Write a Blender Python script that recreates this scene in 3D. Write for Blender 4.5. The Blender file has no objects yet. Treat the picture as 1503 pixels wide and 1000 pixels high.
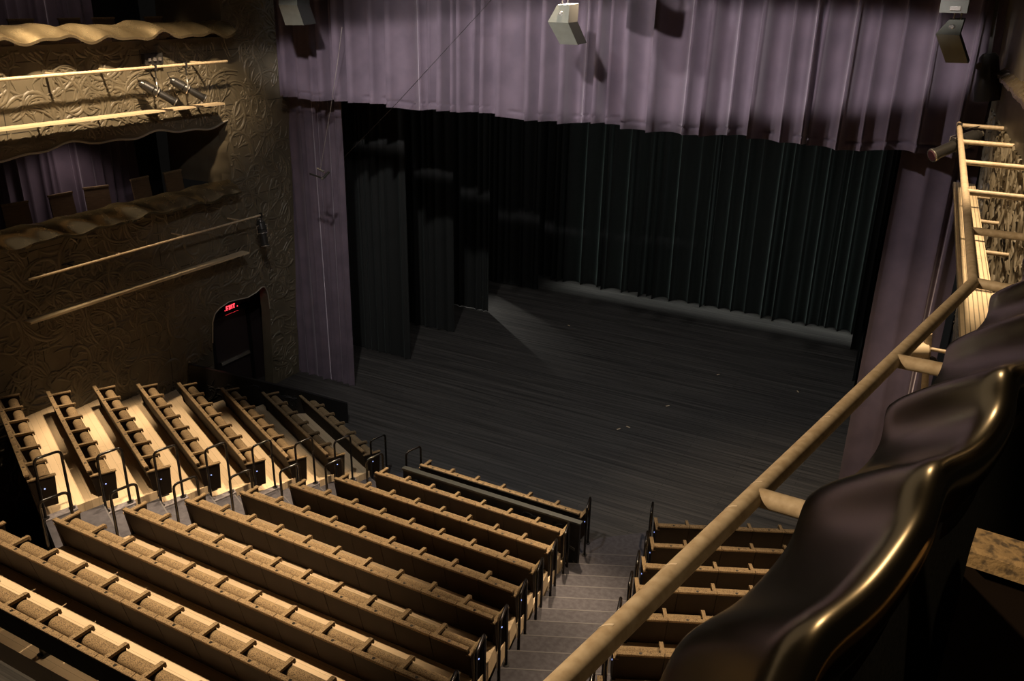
import bpy, math, random
from mathutils import Vector, Matrix
random.seed(7)
scene = bpy.context.scene
COL = scene.collection
PI = math.pi

# ------------------------------------------------------------------ camera
CAM = Vector((6.824, 0.0, 9.4))
FPX, CX, CY = 1262.0, 751.5, 500.0
_p, _y, _r = (math.radians(a) for a in (22.1, 28.0, 1.13))
FW = Vector((-math.sin(_y)*math.cos(_p), math.cos(_y)*math.cos(_p), -math.sin(_p)))
_rt = Vector((math.cos(_y), math.sin(_y), 0)); _up = _rt.cross(FW)
RT = _rt*math.cos(_r) + _up*math.sin(_r)
UP = -_rt*math.sin(_r) + _up*math.cos(_r)
cd = bpy.data.cameras.new('camera'); cam = bpy.data.objects.new('camera', cd); COL.objects.link(cam)
M = Matrix((RT, UP, -FW)).transposed().to_4x4(); M.translation = CAM
cam.matrix_world = M
cd.sensor_width = 36.0; cd.lens = FPX/1503*36.0; cd.clip_start = 0.05; cd.clip_end = 200
scene.camera = cam

def ray(x, y): return FW*FPX + RT*(x-CX) - UP*(y-CY)
def hz(x, y, z): d = ray(x, y); return CAM + d*((z-CAM.z)/d.z)
def hx(x, y, X): d = ray(x, y); return CAM + d*((X-CAM.x)/d.x)
def hy(x, y, Y): d = ray(x, y); return CAM + d*((Y-CAM.y)/d.y)

# ------------------------------------------------------------------ mesh builder
class MB:
    def __init__(s): s.v = []; s.f = []; s.m = []; s.mi = 0
    def add(s, vs, fs):
        o = len(s.v); s.v += [tuple(v) for v in vs]
        for f in fs: s.f.append(tuple(i+o for i in f)); s.m.append(s.mi)
        return s
    def box(s, x0, x1, y0, y1, z0, z1):
        vs = [(x, y, z) for z in (z0, z1) for y in (y0, y1) for x in (x0, x1)]
        return s.add(vs, [(0,2,3,1),(4,5,7,6),(0,1,5,4),(2,6,7,3),(0,4,6,2),(1,3,7,5)])
    def obox(s, c, ax, ay, az):      # oriented box: centre and three half axes
        c, ax, ay, az = map(Vector, (c, ax, ay, az))
        vs = [c+ax*i+ay*j+az*k for k in (-1,1) for j in (-1,1) for i in (-1,1)]
        return s.add(vs, [(0,2,3,1),(4,5,7,6),(0,1,5,4),(2,6,7,3),(0,4,6,2),(1,3,7,5)])
    def beam(s, a, b, w, h, up=(0,0,1)):
        a, b = Vector(a), Vector(b); d = (b-a); L = d.length; d.normalize()
        side = d.cross(Vector(up)); side.normalize(); u = side.cross(d)
        return s.obox((a+b)/2, d*L/2, side*w/2, u*h/2)
    def prism(s, poly, z0, z1):      # plan polygon
        n = len(poly)
        vs = [(p[0], p[1], z0) for p in poly] + [(p[0], p[1], z1) for p in poly]
        fs = [tuple(range(n-1, -1, -1)), tuple(range(n, 2*n))]
        fs += [(i, (i+1) % n, n+(i+1) % n, n+i) for i in range(n)]
        return s.add(vs, fs)
    def extr(s, prof, x0, x1):       # profile in (y,z), extruded along x
        n = len(prof)
        vs = [(x0, a, b) for a, b in prof] + [(x1, a, b) for a, b in prof]
        fs = [tuple(range(n)), tuple(range(2*n-1, n-1, -1))]
        fs += [(i, n+i, n+(i+1) % n, (i+1) % n) for i in range(n)]
        return s.add(vs, fs)
    def tube(s, pts, r, n=10, cap=True):
        pts = [Vector(p) for p in pts]; N = len(pts)
        rs = r if isinstance(r, (list, tuple)) else [r]*N
        d0 = (pts[1]-pts[0]).normalized()
        ref = Vector((0,0,1)) if abs(d0.z) < .9 else Vector((1,0,0))
        u = d0.cross(ref).normalized()
        vs = []
        for i, p in enumerate(pts):
            if i == 0: d = pts[1]-pts[0]
            elif i == N-1: d = pts[-1]-pts[-2]
            else: d = (pts[i+1]-p).normalized() + (p-pts[i-1]).normalized()
            d = d.normalized(); u = (u - d*u.dot(d)).normalized(); w = d.cross(u)
            vs += [p + (u*math.cos(2*PI*k/n) + w*math.sin(2*PI*k/n))*rs[i] for k in range(n)]
        fs = [(i*n+k, i*n+(k+1) % n, (i+1)*n+(k+1) % n, (i+1)*n+k) for i in range(N-1) for k in range(n)]
        if cap: fs += [tuple(range(n-1, -1, -1)), tuple(range((N-1)*n, N*n))]
        return s.add(vs, fs)
    def lathe(s, a, d, prof, n=16):  # profile of (t, r) along direction d from a
        a, d = Vector(a), Vector(d).normalized()
        ref = Vector((0,0,1)) if abs(d.z) < .9 else Vector((1,0,0))
        u = d.cross(ref).normalized(); w = d.cross(u)
        vs = []
        for t, r in prof: vs += [a + d*t + (u*math.cos(2*PI*k/n)+w*math.sin(2*PI*k/n))*r for k in range(n)]
        N = len(prof)
        fs = [(i*n+k, i*n+(k+1) % n, (i+1)*n+(k+1) % n, (i+1)*n+k) for i in range(N-1) for k in range(n)]
        fs += [tuple(range(n-1, -1, -1)), tuple(range((N-1)*n, N*n))]
        return s.add(vs, fs)
    def grid(s, fn, nu, nv):
        vs = [fn(i/nu, j/nv) for j in range(nv+1) for i in range(nu+1)]
        W = nu+1
        return s.add(vs, [(j*W+i, j*W+i+1, (j+1)*W+i+1, (j+1)*W+i) for j in range(nv) for i in range(nu)])
    def mesh(s, name, mats, smooth=None):
        me = bpy.data.meshes.new(name); me.from_pydata(s.v, [], s.f)
        for m in (mats if isinstance(mats, (list, tuple)) else [mats]): me.materials.append(m)
        for p, mi in zip(me.polygons, s.m): p.material_index = mi
        me.validate(); me.update()
        import bmesh
        bm = bmesh.new(); bm.from_mesh(me); bmesh.ops.recalc_face_normals(bm, faces=bm.faces); bm.to_mesh(me); bm.free()
        if smooth is not None:
            for p in me.polygons: p.use_smooth = True
            if smooth < 3:
                me.set_sharp_from_angle(angle=smooth)
        return me
    def build(s, name, mats, parent=None, smooth=None):
        base = Vector(parent['_b']) if parent is not None and '_b' in parent else Vector((0,0,0))
        if base.length: s.v = [tuple(Vector(v)-base) for v in s.v]
        if parent is None:
            xs, ys, zs = zip(*s.v)
            c = Vector(((min(xs)+max(xs))/2, (min(ys)+max(ys))/2, min(zs)))
            s.v = [tuple(Vector(v)-c) for v in s.v]
        return link(name, s.mesh(name, mats, smooth), parent, c if parent is None else (0,0,0))

def link(name, me, parent=None, loc=(0,0,0)):
    o = bpy.data.objects.new(name, me); COL.objects.link(o); o.location = loc
    if parent is not None: o.parent = parent
    return o
def tag(o, label, cat, group=None):
    o['label'] = label; o['category'] = cat
    if group: o['group'] = group
    return o
def thing(name, label, cat, loc=(0,0,0), rz=0, group=None, world=True):
    o = bpy.data.objects.new(name, None); COL.objects.link(o); o.empty_display_size = .1
    o.location = loc; o.rotation_euler = (0, 0, rz)
    if world: o['_b'] = tuple(loc)
    return tag(o, label, cat, group)
def struct(o): o['kind'] = 'structure'; return o

# ------------------------------------------------------------------ materials
def mat(name, color, rough=.6, metal=0., spec=.5, sheen=0., sheen_tint=(1,1,1), emit=None, es=0.):
    m = bpy.data.materials.new(name); m.use_nodes = True
    b = m.node_tree.nodes['Principled BSDF']
    b.inputs['Base Color'].default_value = (*color, 1); b.inputs['Roughness'].default_value = rough
    b.inputs['Metallic'].default_value = metal; b.inputs['Specular IOR Level'].default_value = spec
    if sheen:
        b.inputs['Sheen Weight'].default_value = sheen; b.inputs['Sheen Roughness'].default_value = .35
        b.inputs['Sheen Tint'].default_value = (*sheen_tint, 1)
    if emit: b.inputs['Emission Color'].default_value = (*emit, 1); b.inputs['Emission Strength'].default_value = es
    return m
def noisy(m, c0, c1, scale=(1,1,1), nscale=20., lo=.35, hi=.65, detail=4., bump=0., coord='Object', kind='noise', rough=None):
    nt = m.node_tree; N, L = nt.nodes, nt.links; b = N['Principled BSDF']
    tc = N.new('ShaderNodeTexCoord'); mp = N.new('ShaderNodeMapping'); mp.inputs['Scale'].default_value = scale
    L.new(tc.outputs[coord], mp.inputs['Vector'])
    if kind == 'noise':
        t = N.new('ShaderNodeTexNoise'); t.inputs['Scale'].default_value = nscale; t.inputs['Detail'].default_value = detail; out = t.outputs['Fac']
    else:
        t = N.new('ShaderNodeTexVoronoi'); t.inputs['Scale'].default_value = nscale; out = t.outputs['Distance']
    L.new(mp.outputs['Vector'], t.inputs['Vector'])
    r = N.new('ShaderNodeValToRGB'); r.color_ramp.elements[0].position = lo; r.color_ramp.elements[1].position = hi
    r.color_ramp.elements[0].color = (*c0, 1); r.color_ramp.elements[1].color = (*c1, 1)
    L.new(out, r.inputs['Fac']); L.new(r.outputs['Color'], b.inputs['Base Color'])
    if rough:
        mr = N.new('ShaderNodeMapRange'); mr.inputs['To Min'].default_value = rough[0]; mr.inputs['To Max'].default_value = rough[1]
        L.new(out, mr.inputs['Value']); L.new(mr.outputs['Result'], b.inputs['Roughness'])
    if bump:
        bp = N.new('ShaderNodeBump'); bp.inputs['Strength'].default_value = bump; bp.inputs['Distance'].default_value = .01
        L.new(out, bp.inputs['Height']); L.new(bp.outputs['Normal'], b.inputs['Normal'])
    return m

m_wall = noisy(mat('bronze_wall', (.16,.125,.07), .5, .0), (.098,.081,.053), (.128,.106,.07), nscale=3., bump=.15)
m_seam = mat('panel_seam', (.02,.016,.01), .8)
m_sheet = noisy(mat('bronze_sheet', (.3,.22,.11), .3, .9), (.36,.275,.155), (.42,.33,.19), nscale=6., rough=(.22,.31))
m_near = noisy(mat('polished_bronze_sheet', (.3,.22,.11), .2, 1.), (.36,.275,.155), (.42,.33,.19), nscale=6., rough=(.17,.24))
m_rim = mat('pale_metal_edge', (.55,.5,.4), .35, .6)
m_plum = noisy(mat('plum_velvet', (.09,.064,.088), .85, sheen=1., sheen_tint=(1,.9,1)), (.078,.057,.077), (.106,.078,.102), nscale=2.2, detail=8.)
m_black = mat('black_drape', (.006,.007,.0065), .85, sheen=.10, sheen_tint=(.8,1,.92))
m_back = mat('black_backdrop', (.003,.0036,.0034), .8, sheen=.55, sheen_tint=(.8,1,.95))
m_fabric = noisy(mat('speckled_fabric', (.26,.17,.08), .9), (.08,.05,.025), (.235,.16,.08), nscale=90., lo=.36, hi=.56, detail=2.)
m_floral = noisy(mat('floral_fabric', (.26,.17,.08), .9), (.09,.06,.03), (.27,.175,.075), nscale=75., lo=.38, hi=.52, detail=3., bump=.3)
m_shell = noisy(mat('dark_brown_shell', (.016,.010,.006), .7, spec=.15), (.014,.0085,.005), (.019,.012,.007), nscale=4.)
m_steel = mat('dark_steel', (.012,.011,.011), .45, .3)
m_rail = mat('black_gloss_metal', (.008,.006,.005), .22, .2, .6)
m_carpet = noisy(mat('grey_carpet', (.05,.047,.055), .95), (.040,.037,.045), (.060,.056,.066), nscale=14., detail=6.)
m_pad = noisy(mat('light_grey_carpet', (.15,.14,.15), .95), (.12,.11,.12), (.19,.17,.18), nscale=25., detail=5.)
m_pipe = noisy(mat('gold_painted_pipe', (.46,.35,.22), .5, 0.), (.39,.29,.175), (.52,.41,.27), nscale=26., detail=8., rough=(.42,.58))
m_cream = mat('cream_plank', (.56,.44,.28), .55)
m_can = mat('black_can', (.03,.028,.026), .3, .3)
m_chrome = mat('bright_metal', (.75,.7,.62), .25, .9)
m_lens = mat('lens_glass', (.12,.05,.07), .08, .1)
m_spk = noisy(mat('olive_grey_cabinet', (.10,.103,.084), .55), (.092,.095,.077), (.11,.113,.094), nscale=8.)
m_spkshade = mat('painted_side_shade', (.012,.012,.011), .7)  # near-black colour standing in for shade on the loudspeakers' sides
m_door = mat('dark_door', (.035,.024,.024), .45)
m_red = mat('red_sign_light', (.6,.02,.04), .5, emit=(1,.05,.07), es=2.2)
m_redframe = mat('red_sign_face', (.16,.01,.02), .5, emit=(1,.02,.06), es=.1)
m_led = mat('blue_aisle_lamp', (.3,.35,.8), .4, emit=(.35,.45,1), es=1.6)
m_wire = mat('wire', (.25,.22,.2), .5, .5)
m_plate = mat('number_plate', (.03,.025,.02), .3, .6)
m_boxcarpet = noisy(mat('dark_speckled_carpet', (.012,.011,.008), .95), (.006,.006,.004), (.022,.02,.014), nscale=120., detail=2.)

def planks(m, base, var, pw, ln, seam, bump=.2, nrot=0., streak=(.35,9,1), streak_amt=.5):
    nt = m.node_tree; N, L = nt.nodes, nt.links; b = N['Principled BSDF']
    tc = N.new('ShaderNodeTexCoord'); mp = N.new('ShaderNodeMapping'); mp.inputs['Rotation'].default_value = (0, 0, nrot)
    L.new(tc.outputs['Object'], mp.inputs['Vector'])
    br = N.new('ShaderNodeTexBrick'); br.inputs['Scale'].default_value = 1.
    br.inputs['Brick Width'].default_value = ln; br.inputs['Row Height'].default_value = pw
    br.inputs['Mortar Size'].default_value = seam; br.inputs['Bias'].default_value = 0.
    br.inputs['Color1'].default_value = (*base, 1); br.inputs['Color2'].default_value = (*var, 1)
    br.inputs['Mortar'].default_value = (base[0]*.35, base[1]*.35, base[2]*.35, 1)
    L.new(mp.outputs['Vector'], br.inputs['Vector'])
    m2 = N.new('ShaderNodeMapping'); m2.inputs['Scale'].default_value = streak
    L.new(mp.outputs['Vector'], m2.inputs['Vector'])
    no = N.new('ShaderNodeTexNoise'); no.inputs['Scale'].default_value = 1.; no.inputs['Detail'].default_value = 7.; no.inputs['Roughness'].default_value = .65
    L.new(m2.outputs['Vector'], no.inputs['Vector'])
    mr = N.new('ShaderNodeMapRange'); mr.inputs['From Min'].default_value = .3; mr.inputs['From Max'].default_value = .7
    mr.inputs['To Min'].default_value = 1-streak_amt; mr.inputs['To Max'].default_value = 1+streak_amt
    L.new(no.outputs['Fac'], mr.inputs['Value'])
    mx = N.new('ShaderNodeMix'); mx.data_type = 'RGBA'; mx.blend_type = 'MULTIPLY'; mx.inputs['Factor'].default_value = 1.
    L.new(br.outputs['Color'], mx.inputs['A']); L.new(mr.outputs['Result'], mx.inputs['B'])
    L.new(mx.outputs['Result'], b.inputs['Base Color'])
    return m
m_stage = planks(mat('black_stage_boards', (.03,.03,.03), .55), (.038,.035,.033), (.050,.046,.042), .12, 2.4, .004, streak=(.35,15,1), streak_amt=.75)
m_maple = planks(mat('maple_boards', (.6,.45,.28), .5), (.60,.455,.29), (.64,.49,.32), .11, 1.6, .0015, streak=(.8,5,1), streak_amt=.08)
m_groove = planks(mat('grooved_plank', (.66,.52,.33), .55), (.66,.52,.33), (.62,.48,.30), .035, 30., .004, nrot=PI/2-.058, streak=(3,3,1), streak_amt=.15)

# ------------------------------------------------------------------ curtains
def folds(length, mean, seed):
    r = random.Random(seed); xs = [0.]
    while xs[-1] < length: xs.append(xs[-1] + mean*r.choice((.45,.7,.9,1.,1.15,1.5))*r.uniform(.85,1.15))
    amp = [r.choice((.5,.75,1.,1.2,1.5))*r.uniform(.85,1.1) for _ in xs]; ph = [r.uniform(-1, 1) for _ in xs]
    return xs, amp, ph
def drape(mb, a, b, z0, z1, mean=.4, A=.16, seed=1, nrm=None, hem=0., crease=False, flare=0., nz=10, sharp=.75, per=9):
    """hanging cloth from plan point a to b; folds bulge along nrm"""
    a, b = Vector((a[0], a[1], 0)), Vector((b[0], b[1], 0)); L = (b-a).length; d = (b-a)/L
    n = Vector(nrm) if nrm else Vector((d.y, -d.x, 0))
    xs, amp, ph = folds(L*1.02, mean, seed); us = []
    for i in range(len(xs)-1):
        us += [(xs[i]+(xs[i+1]-xs[i])*k/per, i, k/per) for k in range(per)]
    us = [u for u in us if u[0] <= L]
    zs = [z0]
    if crease: zs = [z0, z0+.05, z0+.10, z0+.125, z0+.15, z0+.2, z0+.3]
    zs += [zs[-1] + (z1-zs[-1])*(j/nz) for j in range(1, nz+1)]
    r = random.Random(seed+99); cz = [r.random() for _ in us]
    vs = []
    for z in zs:
        h = (z-z0)/(z1-z0)
        for q, (u, i, t) in enumerate(us):
            aa = amp[i]*(1-t) + amp[i+1]*t
            f = 1-abs(math.sin(PI*t))**sharp
            f = f*aa*A*(1+flare*(1-h))
            sh = (ph[i]*(1-t)+ph[i+1]*t)*.07*(1-h)
            if crease and abs(z-z0-.125) < .01 and cz[q-q % 4] > .3: f -= .05
            zz = z
            if hem: zz = z + (1-min(1, h*2.2))*hem*(math.sin(u*2.3+seed)+.6*math.sin(u*5.1)+.6*(f/A-.5))
            p = a + d*(u+sh) + n*f
            vs.append((p.x, p.y, zz))
    W = len(us)
    mb.add(vs, [(j*W+i, j*W+i+1, (j+1)*W+i+1, (j+1)*W+i) for j in range(len(zs)-1) for i in range(W-1)])
    return mb
F = (0, -1, 0)
tag(drape(MB(), (-7.0,15.04), (6.86,15.04), 7.16, 11.4, .37, .30, 3, F, hem=.03, crease=True, flare=.25, nz=14, sharp=.55, per=16).build('stage_valance', m_plum, smooth=3.1),
    'wide plum velvet valance hanging in folds across the top of the stage opening', 'curtain')
tag(drape(MB(), (-7.9,15.66), (-5.95,15.66), 0.02, 7.9, .2, .09, 5, F, flare=.2).build('side_curtain', m_plum, smooth=3.1),
    'narrow plum velvet side curtain left of the stage, beside the ornate wall', 'curtain')
tag(drape(MB(), (5.72,15.62), (6.9,15.62), 0.02, 7.9, .34, .14, 6, F, flare=.2).build('side_curtain', m_plum, smooth=3.1),
    'plum velvet side curtain right of the stage, behind the long pipe rail', 'curtain')
words = ['first', 'second', 'third', 'fourth']
for k, (x, y) in enumerate(((-5.78,17.8), (-5.8,20.1), (-5.78,22.2), (-5.5,24.95))):
    tag(drape(MB(), (x-2.95,y), (x,y), .02, 9.5, .26, .09, 20+k, F).build('wing_curtain', m_black, smooth=3.1),
        f'black wing drape left of the stage, {words[k]} one back from the plum curtain', 'curtain', 'black wing drapes on the left')
for k, (x, y) in enumerate(((5.5,18.6), (5.3,20.6), (5.05,22.6), (4.72,24.9))):
    tag(drape(MB(), (x,y), (8.6,y), .02, 9.5, .26, .09, 30+k, F).build('wing_curtain', m_black, smooth=3.1),
        'black wing drape right of the stage, overlapped edge-on behind the plum curtain', 'curtain', 'black wing drapes on the right')
tag(drape(MB(), (-10,26.45), (9,26.45), .02, 9.5, .40, .28, 12, F, flare=.15, nz=12, sharp=.5).build('backdrop_curtain', m_back, smooth=3.1),
    'full width black backdrop curtain with thin glinting folds at the rear of the stage', 'curtain')

# ------------------------------------------------------------------ stage floor
struct(MB().box(-14, 14, -4, 28, -.2, 0).build('floor', m_stage))

# ------------------------------------------------------------------ seating
HC = .76                        # height of a row's back above its floor
W_ARM = .05
def low(mb): mb.v = [(x, y, z*HC/.9) for x, y, z in mb.v]; return mb
def prof_seat():
    cy, cz, r = .272, .65, .079
    pr = [(cy+r*math.cos(math.radians(a)), cz+r*math.sin(math.radians(a))) for a in range(-30, 216, 15)]
    return pr + [(.23,.40), (.245,.385), (.305,.385), (.325,.40)]
CACHE = {}
def seat_meshes(w):
    key = round(w, 3)
    if key in CACHE: return CACHE[key]
    h = w/2-.004
    b = MB(); b.extr([(.004,.87),(.05,.87),(.16,.33),(.11,.33)], -h, h)
    b.mi = 1; b.extr([(-.006,.868),(.056,.868),(.06,.876),(.06,.896),(.054,.902),(0,.902),(-.006,.896)], -h, h)
    b.extr([(.05,.86),(.07,.86),(.155,.45),(.135,.45)], -h+.03, h-.03)
    back = low(b).mesh('backrest', [m_shell, m_fabric])
    h2 = w/2-W_ARM/2-.004
    s = MB(); s.extr(prof_seat(), -h2, h2); seat = low(s).mesh('seat', m_fabric, .7)
    CACHE[key] = (back, seat); return CACHE[key]
a_ = MB(); a_.extr([(.05,.755),(.05,.80),(.352,.785),(.370,.775),(.375,.71),(.355,.70),(.351,.742)], -W_ARM/2, W_ARM/2)
a_.mi = 1; a_.extr([(.12,.42),(.09,.76),(.34,.75),(.31,.42)], -.012, .012)
ME_ARM = low(a_).mesh('armrest', [m_fabric, m_shell])
p_ = MB(); p_.box(-.028,.028,.0,.012,.80,.818); p_.box(-.03,.03,-.008,-.004,.872,.897)
p_ = MB(); p_.lathe((0,.028,.9015), (0,0,1), [(0,.02),(.003,.018)], 10); ME_PLATE = low(p_).mesh('number_plate', m_plate)
p_ = MB(); p_.box(-.03,.03,.22,.32,0,.42); p_.box(-.06,.06,.20,.36,0,.02); ME_PED = low(p_).mesh('pedestal', m_steel)
def end_mesh():
    e = MB(); e.extr([(.03,.775),(.385,.765),(.36,.20),(.10,.20)], -.022, .022)
    e.mi = 1; e.extr([(.02,.775),(.02,.80),(.40,.79),(.40,.765)], -.03, .03)
    return low(e).mesh('end_panel', [m_shell, m_fabric])
ME_END = end_mesh()
def led(sgn):
    l = MB(); l.lathe((sgn*.022,.22,.56), (sgn,0,0), [(0,.012),(.006,.010)], 8); return low(l).mesh('aisle_light', m_led)
ME_LED = {1: led(1), -1: led(-1)}
def seat_row(loc, rz, length, label, group, ends=(1, 1), lights=True):
    """row of joined tip-up seats. local x runs along the row, seats face +y, cap's rear edge at y=0"""
    n = max(1, round(length/.545)); w = length/n
    t = thing('theatre_seat_row', label, 'seats', loc, rz, group, world=False)
    back, seat = seat_meshes(w)
    for i in range(n):
        cx = w*(i+.5)
        link('backrest', back, t, (cx,0,0)); link('seat', seat, t, (cx,0,0)); link('number_plate', ME_PLATE, t, (cx,0,0))
        if i: link('armrest', ME_ARM, t, (w*i,0,0))
        if i % 2 == 0: link('pedestal', ME_PED, t, (cx,0,0))
    for e, x, sg in () if ends is None else ((ends[0], .0, -1), (ends[1], length, 1)):
        p = link('end_panel', ME_END, t, (x,0,0))
        if e and lights: link('aisle_light', ME_LED[sg], p)
    return t
ORD = ['first', 'second', 'third', 'fourth', 'fifth', 'sixth', 'seventh', 'eighth', 'ninth', 'tenth', 'eleventh']
def fl(k): return 0. if k == 0 else .28+.28*(k-1)

# centre block: cap rear-edge ends taken where they stand
cen = []
Cl = {1:(545,708), 2:(487,720), 3:(420,732), 4:(346,745), 5:(265,760), 6:(173,779), 7:(62,798)}
Cr = {1:(820,795), 2:(800,823), 3:(775,857), 4:(748,897), 5:(720,940), 6:(688,988)}
def cy(k): return 11.10-.895*(k-1)
def cxl(k): return -1.93-.205*(k-1)
def cxr(k): return 1.88+.185*(k-1)
CEN = {}
for k in range(1, 10): CEN[k] = (cxl(k), cxr(k), cy(k))
a0_, b0_ = hz(616,682,HC), hz(850,755,HC); CEN[0] = (a0_.x, b0_.x, (a0_.y+b0_.y)/2)
for k in range(0, 10):
    xl, xr, y = CEN[k]
    lb = (f'row of joined tan-topped seats in the centre block, {ORD[k]} behind the low black wall' if k else
          'front row of joined tan-topped seats, before the low black ornate wall')
    seat_row((xl, y, fl(k)), 0, xr-xl, lb, 'seat rows of the centre block')
# left block
UL = Vector((math.cos(math.radians(154.5)), math.sin(math.radians(154.5)), 0)); VL = Vector((UL.y, -UL.x, 0))
lt = [(453,577),(395,573),(330,568),(261,562),(200,564),(131,568),(57,577)]
lb_ = [(537,670),(475,668),(420,668),(350,665),(290,676),(215,690),(125,700)]
LEFT = []
for k in range(9):
    z = fl(k)+HC
    if k < 7:
        e = hz(*lb_[k], z); T = hz(*lt[k], z); L = (T-e).dot(UL)
        LEFT.append([Vector((e.x, e.y, 0)), L])
    else:
        LEFT.append([LEFT[6][0]*1 + (LEFT[6][0]-LEFT[4][0])*.5*(k-6), 3.4])
# smooth the aisle ends onto a line
c = [p[0] for p in LEFT[:7]]
va = [p.dot(VL) for p in c]; ua = [p.dot(UL) for p in c]; ks = list(range(7)); mk = 3.
sv = sum((k-mk)*(v-sum(va)/7) for k, v in zip(ks, va))/28.; su = sum((k-mk)*(v-sum(ua)/7) for k, v in zip(ks, ua))/28.
for k in range(9):
    q = UL*(sum(ua)/7+su*(k-mk)) + VL*(sum(va)/7+sv*(k-mk))
    far = LEFT[k][0].dot(UL)+LEFT[k][1]
    LEFT[k] = [q, (far-q.dot(UL)) if k < 7 else 3.3]
for k, (e, L) in enumerate(LEFT):
    # local x from the wall end to the aisle end so the seats face the stage
    s0 = e + UL*L
    seat_row((s0.x, s0.y, fl(k)), math.atan2(-UL.y, -UL.x), L,
             f'angled row of joined tan-topped seats in the left block, {ORD[k]} from the stage', 'seat rows of the left block', ends=(0, 1))
# right block
UR = Vector((math.cos(math.radians(25.2)), math.sin(math.radians(25.2)), 0)); VR = Vector((-UR.y, UR.x, 0))
rt_ = [(966,772),(960,802),(948,833),(938,866),(922,908),(905,960)]
RIGHT = []
for k in range(6):
    e = hz(*rt_[k], fl(k)+HC); RIGHT.append(Vector((e.x, e.y, 0)))
RIGHT += [RIGHT[5]+(RIGHT[5]-RIGHT[3])*.5*j for j in (1, 2)]
for k, e in enumerate(RIGHT):
    seat_row((e.x, e.y, fl(k)), math.atan2(UR.y, UR.x), min(3.3, (7.0-e.x)/UR.x-.25),
             f'row of joined tan-topped seats right of the grey central steps, {ORD[k]} from the stage', 'seat rows of the right block', ends=(1, 0))

# treads (maple) ---------------------------------------------------
tr = MB()
def cfront(k):      # front edge of centre tread k
    xl, xr, y = CEN[k-1] if k > 1 else (CEN[1][0]+.1, CEN[1][1]-.1, 11.50)
    return y+.13 if k > 1 else y
def cedge(y):       # left and right end of the centre block at depth y
    s = (11.10-y)/.895
    return -1.93-.205*s-.03, 1.88+.185*s+.03
for k in range(1, 10):
    yf = cfront(k); yb = CEN[k][2]+.13
    (l0, r0), (l1, r1) = cedge(yf), cedge(yb)
    tr.prism([(l1,yb),(r1,yb),(r0,yf),(l0,yf)], max(0.001, fl(k)-.3), fl(k))
struct(tr.build('floor_centre_seating', m_maple))
def lfront(k):      # front (stage-side) aisle corner of left tread k
    return (LEFT[k-1][0]+VL*.13) if k > 0 else LEFT[0][0]+VL*.9
tl = MB()
for k in range(1, 8):
    a = lfront(k)-UL*.03; b = LEFT[k][0]+VL*.13-UL*.03
    def towall(p):
        t = (-7.80-p.x)/UL.x; t2 = LEFT[k][1]+.1 if k < 4 else 99
        return p+UL*min(t, t2)
    tl.prism([tuple(b)[:2], tuple(a)[:2], tuple(towall(a))[:2], tuple(towall(b))[:2]], max(.001, fl(k)-.35)if k else .001, fl(k)+.004)
m_mapleL = m_maple.copy()
for nd in m_mapleL.node_tree.nodes:
    if nd.type == 'MAPPING' and nd.inputs['Rotation'].default_value[2] == 0 and abs(nd.inputs['Scale'].default_value[1]-1) < .01:
        nd.inputs['Rotation'].default_value = (0, 0, math.radians(25.5)); break
struct(tl.build('floor_left_seating', m_mapleL))
def rfront(k): return (RIGHT[k-1]+VR*.13) if k > 0 else RIGHT[0]+VR*.9
trr = MB()
for k in range(1, 8):
    a = rfront(k)-UR*.03; b = RIGHT[k]+VR*.13-UR*.03
    tw = lambda p: p+UR*((7.15-p.x)/UR.x)
    trr.prism([tuple(b)[:2], tuple(tw(b))[:2], tuple(tw(a))[:2], tuple(a)[:2]], max(.001, fl(k)-.35), fl(k))
struct(trr.build('floor_right_seating', m_maple))
# aisles (grey carpet steps with pale landing pads) ------------------
st = MB(); pads = MB()
def lerp(a, b, t): return a+(b-a)*t
def aisle(st, C, S, nk, lo, hi, padz):
    """C(k), S(k): front corners of tread k on either side; lo/hi: levels of the two steps per row"""
    for k in range(0, nk):
        c0, s0, c1, s1 = C(k), S(k), C(k+1), S(k+1); z = fl(k)
        P2 = lambda *a: [tuple(p)[:2] for p in a]
        if k == 0: st.prism(P2(c1, s1, s0, c0), .001, .006); continue
        cm, sm = lerp(c0, c1, .5), lerp(s0, s1, .5)
        st.prism(P2(cm, sm, s0, c0), max(.001, z+lo-.3), z+lo); st.prism(P2(c1, s1, sm, cm), max(.001, z+hi-.3), z+hi)
        for a, b, zz in ((c0, s0, z+lo), (cm, sm, z+hi)):
            nos.beam(Vector((a.x, a.y, zz+.001)), Vector((b.x, b.y, zz+.001)), .022, .004)
        for (p0, q0, p1, q1), pz in (((c0, s0, c1, s1), padz[0]), ((s0, c0, s1, c1), padz[1])):
            A0, A1 = lerp(p0, p1, .45), lerp(p0, p1, .99)
            B0, B1 = lerp(A0, lerp(q0, q1, .45), .11), lerp(A1, lerp(q0, q1, .99), .11)
            pads.prism(P2(A1, B1, B0, A0), max(.002, z-.2), z+pz)
nos = MB()
def Cleft(k):
    if k == 0: return Vector((-1.75, 12.75, 0))
    y = cfront(k); return Vector((cedge(y)[0], y, 0))
def Cright(k):
    if k == 0: return Vector((1.75, 12.45, 0))
    y = cfront(k); return Vector((cedge(y)[1], y, 0))
def meet(p, d, side):      # follow d from p to the end line of the centre block
    t = 0.
    for _ in range(200):
        q = p+d*t
        e = cedge(q.y)[side]
        if (side == 1 and q.x <= e) or (side == 0 and q.x >= e): break
        t += .02
    return q
def Cl2(k): return Cleft(0) if k == 0 else meet(lfront(k), -UL, 0)
def Cr2(k): return Cright(0) if k == 0 else meet(rfront(k), -UR, 1)
aisle(st, Cl2, lambda k: lfront(k)-UL*.03, 8, -.14, 0., (.02,.03))
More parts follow.
